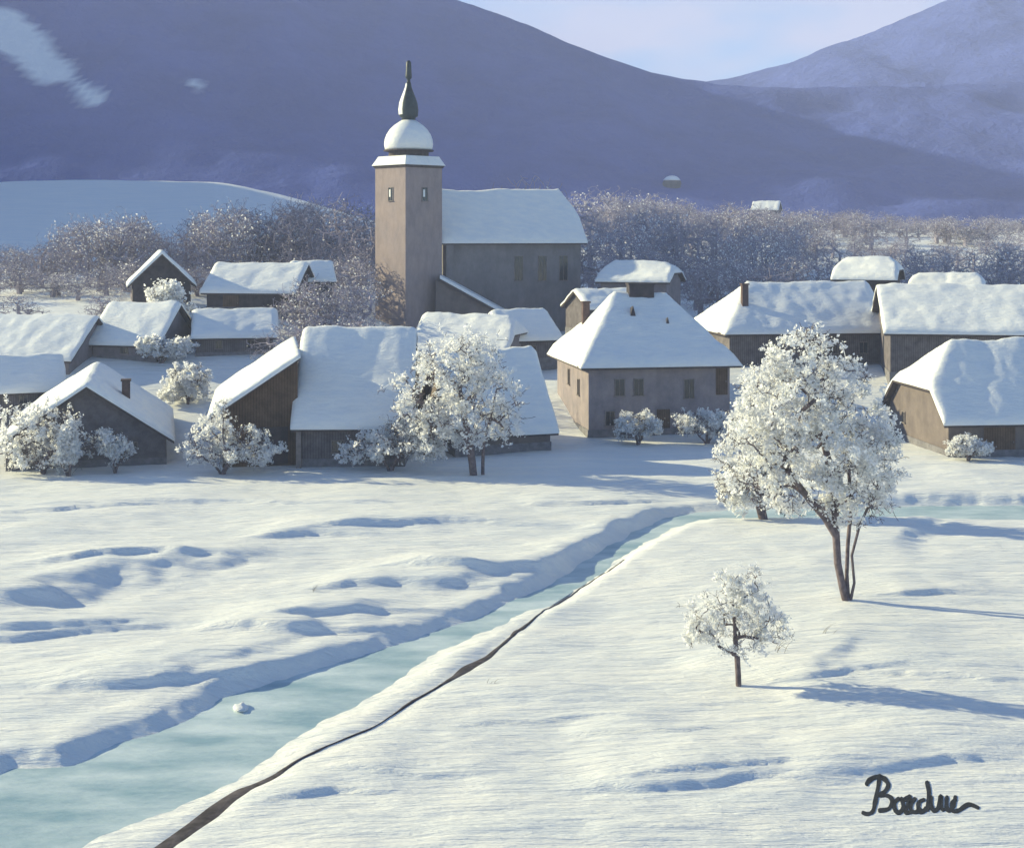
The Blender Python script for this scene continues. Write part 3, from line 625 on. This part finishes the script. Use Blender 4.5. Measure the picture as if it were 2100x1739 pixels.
def frost_faces(nodes, par, lvl, per, size, spread, seed, minlvl=2, blobs=None, hang=0, density=None):
    g = np.random.default_rng(seed+99); sel = np.where((lvl >= minlvl) & (par >= 0))[0]
    if density is not None: sel = sel[g.random(len(sel)) < density(nodes[sel])]
    idx = np.repeat(sel, per); t = g.random(len(idx))[:, None]; c = nodes[par[idx]]*(1-t)+nodes[idx]*t
    n = len(c); c = c+g.normal(size=(n, 3))*spread+np.array([0, 0, spread*.35])
    d1 = g.normal(size=(n, 3)); d1 /= np.linalg.norm(d1, axis=1)[:, None]; d2 = np.cross(d1, g.normal(size=(n, 3))); d2 /= np.linalg.norm(d2, axis=1)[:, None]; d3 = np.cross(d1, d2)
    s1 = size*(.5+g.random((n, 1))**2*1.3); s2 = s1*(.45+.4*g.random((n, 1)))
    V = np.stack([c-d1*s1, c+d2*s2+d3*s2*.4, c+d1*s1*(.8+.4*g.random((n, 1))), c-d2*s2+d3*s2*.4, ], 1).reshape(-1, 3)
    # two bent triangles per clump so that it has thickness
    k = np.arange(n)*4; Fc = np.concatenate([np.stack([k, k+1, k+2], -1), np.stack([k, k+2, k+3], -1)]).tolist()
    return V, Fc
def clumps(q, seed, size):
    k = 8*size; return np.clip(.46+3.4*(fbm(q[:, 0]/k+seed+q[:, 1]/k*.6, q[:, 2]/k-q[:, 1]/k*.6, 2)+.06), .06, 1)
def tree(name, label, cat, base, blobs, trunk, n=(14, 90, 700), per=9, size=.09, spread=.12, seed=1, kr=.011, rmin=.012, group=None, minlvl=2, frost='frost', n4=2500, rf=1.6):
    root = empty(name, base, label=label, cat=cat, group=group)
    nodes, par, lvl, rad = grow(blobs, *n, trunk, seed, rmin, kr, n4)
    ok = par >= 0; fz = clumps(nodes, seed, size) > .45
    V, Fc = tubes(nodes, par, rad, np.where(ok & ((lvl < 3) | ~fz))[0], 6); link_mesh('trunk' if cat == 'tree' else 'stem', V, Fc, M['bark'], root, True)
    # hoarfrost: coated twigs plus crystals
    V, Fc = tubes(nodes, par, np.minimum(rad, rmin)*rf, np.where(ok & (lvl >= 3) & fz)[0], 3)
    V2, F2 = frost_faces(nodes, par, lvl, per, size, spread, seed, minlvl, density=lambda q: clumps(q, seed, size)); n0 = len(V)
    V = np.vstack([np.array(V), V2]); Fc = Fc+[[i+n0 for i in f] for f in F2]
    link_mesh('crown', V, Fc, M[frost], root)
    return root
def loc_blobs(base, Y, bl, depth=.8):
    """blobs given as (px, py, half width px, half height px[, dy metres]) at distance Y -> metres relative to the base"""
    out = []
    for b in bl:
        p = P(b[0], b[1], Y); k = Y/F; out.append((p.x-base.x, (b[4] if len(b) > 4 else 0), p.z-base.z, b[2]*k, max(b[2], b[3])*k*depth, b[3]*k))
    return out
def loc_line(base, Y, pts, dys=None):
    return [tuple((P(px, py, Y)-base)[i]+(0 if i != 1 or not dys else dys[k]) for i in range(3)) for k, (px, py) in enumerate(pts)]

# big tree on the right
b = on_ground(1738, 1232)
Y = b.y
tree('frosted_tree', 'tallest frosted tree, forked dark trunk, standing on the snow before the right farmhouse', 'tree', b,
     loc_blobs(b, Y, [(1645, 735, 85, 60), (1615, 830, 115, 70, -.4), (1730, 790, 70, 55, .6), (1690, 920, 150, 80, .3), (1545, 900, 65, 60, -.3), (1780, 960, 75, 80), (1800, 880, 55, 60, .5), (1640, 1005, 110, 45, -.5), (1750, 1045, 75, 40), (1545, 985, 60, 40, -.6), (1655, 668, 26, 22), (1590, 750, 40, 45)]),
     [loc_line(b, Y, [(1740, 1250), (1728, 1205), (1718, 1155), (1714, 1090), (1712, 1000), (1690, 900)], [0, 0, 0, 0, .1, .2]), loc_line(b, Y, [(1740, 1250), (1752, 1195), (1748, 1140), (1765, 1080), (1805, 1000)], [0, 0, .1, .2, .4]), loc_line(b, Y, [(1740, 1250), (1738, 1180), (1742, 1120), (1750, 1040), (1745, 950)], [0, .15, .3, .4, .5]), loc_line(b, Y, [(1715, 1100), (1690, 1060), (1655, 1020), (1610, 960)], [0, -.2, -.4, -.6])],
     n=(20, 190, 1500), per=4, size=.075, spread=.10, seed=11, kr=.0040, rmin=.013, n4=4200)
# shorter tree behind it
b = on_ground(1568, 1064)
Y = b.y
tree('frosted_tree', 'bushy frosted tree behind and left of the tallest tree, crown reaching the snow', 'tree', b,
     loc_blobs(b, Y, [(1560, 800, 50, 50), (1560, 870, 70, 50), (1520, 930, 55, 45), (1590, 940, 60, 50), (1545, 985, 85, 40), (1610, 1025, 60, 28), (1498, 1000, 40, 32), (1530, 1035, 45, 22)]),
     [loc_line(b, Y, [(1568, 1075), (1558, 1035), (1552, 980), (1560, 880)])], n=(12, 110, 800), per=4, size=.09, spread=.12, seed=12, kr=.006, rmin=.016, n4=2200)
# tree in front of the middle houses
b = on_ground(980, 975)
Y = b.y
tree('frosted_tree', 'round frosted tree with twin trunks in front of the cream lit roof', 'tree', b,
     loc_blobs(b, Y, [(925, 745, 85, 60), (985, 740, 55, 60), (900, 800, 95, 60, -.4), (1000, 810, 80, 70), (950, 860, 105, 60, .4), (850, 850, 60, 50), (1030, 860, 45, 45), (880, 900, 70, 40), (960, 700, 40, 25)]),
     [loc_line(b, Y, [(972, 985), (968, 945), (962, 905), (952, 850), (940, 790)]), loc_line(b, Y, [(990, 985), (990, 950), (992, 910), (1006, 860), (1018, 800)], [.2, .2, .2, .3, .4])], n=(16, 130, 950), per=4, size=.09, spread=.12, seed=13, kr=.0062, rmin=.017, n4=2200)
# small tree in the foreground
b = on_ground(1515, 1408)
Y = b.y
tree('frosted_sapling', 'small frosted tree with a stubby trunk alone on the open snow slope', 'tree', b,
     loc_blobs(b, Y, [(1535, 1200, 40, 45), (1500, 1240, 60, 40), (1455, 1255, 55, 35), (1550, 1255, 55, 45), (1510, 1305, 75, 35), (1435, 1300, 35, 28), (1590, 1290, 38, 34), (1480, 1190, 22, 22)]),
     [loc_line(b, Y, [(1515, 1420), (1514, 1385), (1512, 1350), (1508, 1310), (1506, 1260)])], n=(14, 90, 480), per=4, size=.045, spread=.06, seed=14, kr=.0028, rmin=.007, n4=1800)

# shrubs
def shrub(label, px, py, bl, seed, n=(10, 60, 420), per=5, size=.08, spread=.10, Y=None, name='frosted_shrub', kr=.005, rmin=.014, group=None):
    if Y is None: b = on_ground(px, py)
    else: X = (px-HX)*Y/F; b = Vector((X, Y, gz(X, Y)))
    Yy = b.y
    g = np.random.default_rng(seed); st = []
    for k in range(5):
        q = g.normal(size=2)*.35; st.append([(0, 0, -.3), (q[0]*.4, q[1]*.4, .25), (q[0]*1.2, q[1]*1.2, .8)])
    bls = loc_blobs(b, Yy, bl)
    bls = [(c[0], c[1], max(c[2], c[5]*.6+.05), *c[3:]) for c in bls]
    return tree(name, label, 'shrub', b, bls, st, n, min(per, 5), size, spread, seed, kr, rmin, group, n4=1500)
shrub('white frosted bush at the left edge hiding the corner of the gabled farmhouse', 90, 962, [(60, 870, 60, 50), (110, 890, 60, 55), (40, 925, 50, 40), (140, 920, 35, 40), (90, 935, 80, 25)], 21, Y=98.0)
shrub('dense frosted bush before the brown barn gable', 455, 965, [(455, 845, 18, 40), (440, 890, 55, 40), (500, 900, 55, 35), (420, 925, 50, 30), (520, 930, 60, 25), (470, 930, 80, 25)], 22, Y=97.5, n=(12, 80, 560))
shrub('thin frosted shrub with brown twigs under the farmhouse gable wall', 235, 960, [(215, 905, 35, 22), (245, 925, 30, 25)], 23, Y=98.5, n=(8, 40, 160), per=4, size=.08)
shrub('low dark frosted thicket at the left foot of the round tree', 800, 962, [(840, 890, 70, 35), (780, 915, 75, 30), (730, 930, 40, 22), (870, 925, 50, 25)], 24, Y=98.0, n=(12, 90, 560), per=5, size=.09)
shrub('frosted bush with white twigs against the front wall of the hip roofed house', 1308, 905, [(1305, 872, 40, 25), (1330, 865, 25, 20), (1285, 888, 30, 14)], 25, Y=111.5, n=(8, 50, 320))
shrub('frosted bush with long bare twigs between the hip roofed house and the tallest tree', 1450, 905, [(1440, 865, 45, 22), (1480, 875, 40, 25), (1410, 880, 25, 14)], 26, Y=111.5, n=(10, 60, 360))
shrub('sparse frosted twigs on the snow before the brown wall of the right farmhouse', 1985, 945, [(1975, 915, 30, 18), (2010, 922, 25, 12), (1955, 925, 20, 10)], 27, Y=101.5, n=(8, 40, 180), per=5)
shrub('frosted shrub before the black gable of the small chalet', 340, 655, [(340, 605, 35, 25), (350, 630, 42, 25), (325, 640, 30, 18)], 28, Y=141, n=(10, 60, 420), size=.14, spread=.2, rmin=.018)
shrub('grey frosted bushes on the snow patch behind the barn', 385, 830, [(385, 775, 45, 25), (400, 800, 35, 25), (360, 805, 30, 20)], 29, n=(8, 50, 260), size=.10)
shrub('frosted bush between the two left cottages and the barn roof', 330, 745, [(320, 712, 40, 20), (365, 715, 30, 18)], 30, n=(8, 50, 260), size=.12)
shrub('narrow upright white frosted shrub standing right of the left edge bush', 142, 965, [(140, 900, 14, 26), (140, 930, 18, 24), (143, 880, 9, 16)], 33, Y=96.8, n=(6, 40, 260), size=.10)
def clod():
    b = on_ground(495, 1458); o = MB().lathe([(.05, -.1), (.30, 0), (.33, .1), (.22, .2), (.04, .25)], 12)
    for i, v in enumerate(o.v): k = 1+.6*float(fbm(v[0]*5, v[1]*5+v[2]*6, 3)); o.v[i] = (v[0]*k*.85, v[1]*k*1.2, v[2]*k*.75)
    r = o.build('snow_clod', M['roof_snow'], None, True); r.location = (b.x, b.y, -.27); tag(r, 'small white clod of snow lying on the frozen stream', 'snow lump')
clod()

# dry stalks poking out of the snow
M['straw'] = mat('straw', (.16, .13, .09), .9, var=.3, vscale=4)
def stalks(label, px, py, n, h, lean, seed):
    b = on_ground(px, py); g = np.random.default_rng(seed); V = []; Fc = []
    for k in range(n):
        p = np.array([g.normal()*.12, g.normal()*.12, -.1]); az = g.normal()*.5; hh = h*(.6+.6*g.random()); ln = lean*(.6+.8*g.random()); m = 9
        pts = [p+np.array([math.cos(az)*ln*(t**1.6), math.sin(az)*ln*(t**1.6), hh*(1.25*t-.55*t*t*t)]) for t in np.linspace(0, 1, m)]
        n0 = len(V)
        for i, q in enumerate(pts):
            w = .011*(1-.6*i/(m-1))
            for a in range(3): V.append(q+np.array([math.cos(a*2.09)*w, math.sin(a*2.09)*w, 0]))
        for i in range(m-1):
            for a in range(3): a2 = (a+1) % 3; Fc.append([n0+i*3+a, n0+i*3+a2, n0+i*3+3+a2, n0+i*3+3+a])
    o = link_mesh('dry_grass', V, Fc, M['straw'], None, True); o.location = b; tag(o, label, 'dry grass')
stalks('arching dry grass stalks poking from the snow right of the small frosted tree', 1592, 1335, 6, .8, .8, 3)
stalks('few short dry stalks in the snow below the tallest tree', 1690, 1300, 4, .55, .5, 4)
stalks('lone tuft of dry stalks beside the dark ditch', 1010, 1400, 4, .4, .3, 5)
stalks('tuft of dry stalks on the open snow left of the frozen stream', 640, 1215, 5, .5, .35, 6)
# hazy tree belt: seven kinds, copied
def belt_kind(seed, frosty, h=10.0, w=3.6):
    g = np.random.default_rng(seed)
    blobs = [(g.normal()*.8, g.normal()*.8, h*.55+g.normal()*.6, w*(.8+.3*g.random()), w*.85, h*.40), (g.normal()*1.6, g.normal()*1.2, h*.76, w*.5, w*.5, h*.22), (g.normal()*1.6, g.normal()*1.2, h*.35, w*.85, w*.8, h*.28)]
    nodes, par, lvl, rad = grow(blobs, 16, 90, 900, [[(0, 0, -.8), (.1, 0, h*.10), (.15, .1, h*.22), (.1, .1, h*.6)]], seed, .026, .009)
    V, Fc = tubes(nodes, par, rad, [i for i in range(len(nodes)) if par[i] >= 0], 4); n1 = len(Fc); V = np.array(V)
    V2, F2 = frost_faces(nodes, par, lvl, 1, .10, .16, seed, density=lambda q: frosty*(.4+1.6*(fbm(q[:, 0]/1.5+seed, q[:, 2]/1.5, 2)+.3))); F2 = [[i+len(V) for i in f] for f in F2]
    V = np.vstack([V, V2]); me_mid = [0]*n1+[1]*len(F2)
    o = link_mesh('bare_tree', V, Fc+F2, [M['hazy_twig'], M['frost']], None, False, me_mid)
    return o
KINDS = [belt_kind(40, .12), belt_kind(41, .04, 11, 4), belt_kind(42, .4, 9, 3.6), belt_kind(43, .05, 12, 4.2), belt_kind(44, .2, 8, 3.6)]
used = set()
def plant(px, Y, topy, k, label, group):
    X = (px-HX)*Y/F; z = gz(X, Y); want = max(2.5, zat(topy, Y)-z)
    src = KINDS[k]
    o = src if k not in used else src.copy()
    if k in used: COL.objects.link(o)
    used.add(k)
    hh = max(v.co.z for v in src.data.vertices) if not hasattr(plant, 'h') or k not in plant.h else plant.h[k]
    plant.h = getattr(plant, 'h', {}); plant.h[k] = hh
    sc = want/hh; o.location = (X, Y, z); o.rotation_euler = (0, 0, random.random()*6.28); wsc = max(.75, min(1.35, (sc+1)/2)) if sc < 1 else sc**.7
    o.scale = (wsc, wsc, sc); tag(o, label, 'tree', group); return o
def top_left(px): return float(np.interp(px, [-80, 0, 60, 130, 180, 240, 300, 350, 410, 450, 520, 560, 640, 700, 760, 800], [480, 485, 500, 470, 425, 425, 440, 470, 430, 405, 420, 395, 400, 395, 395, 410]))
LA = 'hazy grey-brown bare tree in the belt left of the church tower'
for i in range(44):
    px = -60+850*(i+.5)/44+random.uniform(-14, 14); Y = random.uniform(176, 212)
    plant(px, Y, top_left(px)+random.uniform(-6, 22), random.randrange(5), LA, 'trees in the belt left of the church')
for i in range(24):
    px = -60+820*(i+.5)/24+random.uniform(-16, 16); Y = random.uniform(158, 174)
    plant(px, Y, 520+random.uniform(0, 40)+(-20 if px > 600 else 0), random.randrange(5), 'bare thicket tree standing directly behind the left snow roofs', 'low trees behind the left roofs')
def top_right(px): return float(np.interp(px, [1180, 1250, 1330, 1420, 1500, 1600, 1750, 1900, 2100], [400, 395, 400, 420, 425, 440, 455, 465, 470]))
for i in range(46):
    px = 1190+960*(i+.5)/46+random.uniform(-14, 14); Y = random.uniform(215, 320)
    plant(px, Y, top_right(px)+random.uniform(-8, 45), random.randrange(5), 'hazy bare tree in the belt right of the church nave', 'trees in the belt right of the church')
for i in range(78):
    px = 1230+920*(i+.5)/78+random.uniform(-14, 14); Y = random.uniform(325, 440)
    o = plant(px, Y, top_right(px)-(14 if px > 1650 else 0)+random.uniform(-16, 12), random.randrange(5), 'faint bare tree on the hazy slope far right of the church', 'far trees on the right slope'); o.scale = (o.scale.x*1.5, o.scale.y*1.5, o.scale.z)
for i in range(30):
    px = 1225+880*(i+.5)/30+random.uniform(-14, 14); Y = random.uniform(172, 205)
    plant(px, Y, 505+random.uniform(-15, 35), random.randrange(5), 'bare thicket tree standing directly behind the right snow roofs', 'low trees behind the right roofs')
for px, Y, ty in ((615, 143, 560), (650, 140, 575), (690, 142, 570), (735, 146, 560), (585, 126, 660), (650, 128, 640), (700, 126, 645), (745, 130, 640), (230, 143, 590), (40, 143, 600), (1000, 196, 372), (1060, 198, 362), (1110, 199, 358), (1160, 200, 366)):
    plant(px, Y, ty, random.randrange(5), 'bare brown tree among the roofs around the church', 'bare trees among the village roofs')

# ------------------------------------------------------------------ painted name on the snow
STROKES = [[(1435, 1282), (1450, 1263), (1480, 1251), (1513, 1257), (1529, 1280), (1515, 1305), (1488, 1322)], [(1492, 1256), (1484, 1300), (1474, 1350), (1464, 1389), (1441, 1401), (1417, 1393)], [(1488, 1322), (1528, 1324), (1546, 1345), (1530, 1378), (1486, 1386)],
           [(1578, 1332), (1556, 1352), (1558, 1382), (1575, 1394), (1592, 1374), (1588, 1345), (1578, 1332)], [(1592, 1345), (1620, 1326), (1612, 1360), (1602, 1394), (1630, 1389)], [(1646, 1332), (1624, 1356), (1626, 1384), (1645, 1392), (1668, 1376)],
           [(1684, 1338), (1658, 1352), (1658, 1386), (1674, 1390), (1692, 1372)], [(1690, 1263), (1700, 1310), (1693, 1390)], [(1707, 1322), (1710, 1366), (1722, 1386), (1740, 1372), (1750, 1324), (1752, 1370), (1766, 1386)],
           [(1776, 1322), (1774, 1368), (1786, 1386), (1802, 1366), (1812, 1322)], [(1816, 1336), (1796, 1358), (1802, 1386), (1826, 1384), (1868, 1360), (1912, 1376)]]
def signature():
    V = []; Fc = []
    for st in STROKES:
        p = np.array(st, float); t = np.arange(len(p)); tt = np.linspace(0, len(p)-1, len(p)*7)
        # Catmull-Rom
        q = []
        for x in tt:
            i = min(int(x), len(p)-2); f = x-i; p0 = p[max(i-1, 0)]; p1 = p[i]; p2 = p[i+1]; p3 = p[min(i+2, len(p)-1)]
            q.append(.5*((2*p1)+(-p0+p2)*f+(2*p0-5*p1+4*p2-p3)*f*f+(-p0+3*p1-3*p2+p3)*f**3))
        q = np.array(q); px = q[:, 0]*.4879+1075.6; py = q[:, 1]*.4879+985.9; d = np.gradient(np.stack([px, py], -1), axis=0); d /= np.linalg.norm(d, axis=1)[:, None]+1e-9
        n0 = len(V); m = len(q)
        for i in range(m):
            w = 4.3*(1+.35*float(fbm(i*.31, n0*.17, 2)))*min(1, .55+i*.25, .55+(m-1-i)*.25); nn = np.array([-d[i, 1], d[i, 0]])
            for sgn in (-1, 1):
                gx, gy = SIGN_AT(px[i]+nn[0]*w*sgn, py[i]+nn[1]*w*sgn); z = gz(gx, gy); V.append((gx, gy, z+.014)); V.append((gx, gy, z-.03))
        for i in range(m-1):
            a = n0+i*4; Fc += [[a, a+4, a+6, a+2], [a, a+1, a+5, a+4], [a+2, a+6, a+7, a+3]]
        Fc += [[n0, n0+2, n0+3, n0+1], [n0+(m-1)*4, n0+(m-1)*4+1, n0+(m-1)*4+3, n0+(m-1)*4+2]]
    o = link_mesh('lettering', V, Fc, M['paint']); tag(o, 'dark handwritten name lying on the snow in the lower right', 'lettering')
def SIGN_AT(px, py):
    Y = F*(HC-SZ)/(py-HY); return (px-HX)*Y/F, Y
SZ = on_ground(1890, 1640).z
signature()

# ------------------------------------------------------------------ haze
def haze():
    m = bpy.data.materials.new('haze'); m.use_nodes = True; t = m.node_tree; t.nodes.clear()
    o = t.nodes.new('ShaderNodeOutputMaterial'); v = t.nodes.new('ShaderNodeVolumePrincipled')
    v.inputs['Color'].default_value = (*HAZE_COLOR, 1); v.inputs['Density'].default_value = HAZE_DENSITY; v.inputs['Anisotropy'].default_value = 0
    t.links.new(v.outputs[0], o.inputs['Volume'])
    b = MB().box(-1700, 1700, -80, 2000, -30, 390).build('haze', m); tag(b, kind='stuff')
haze()
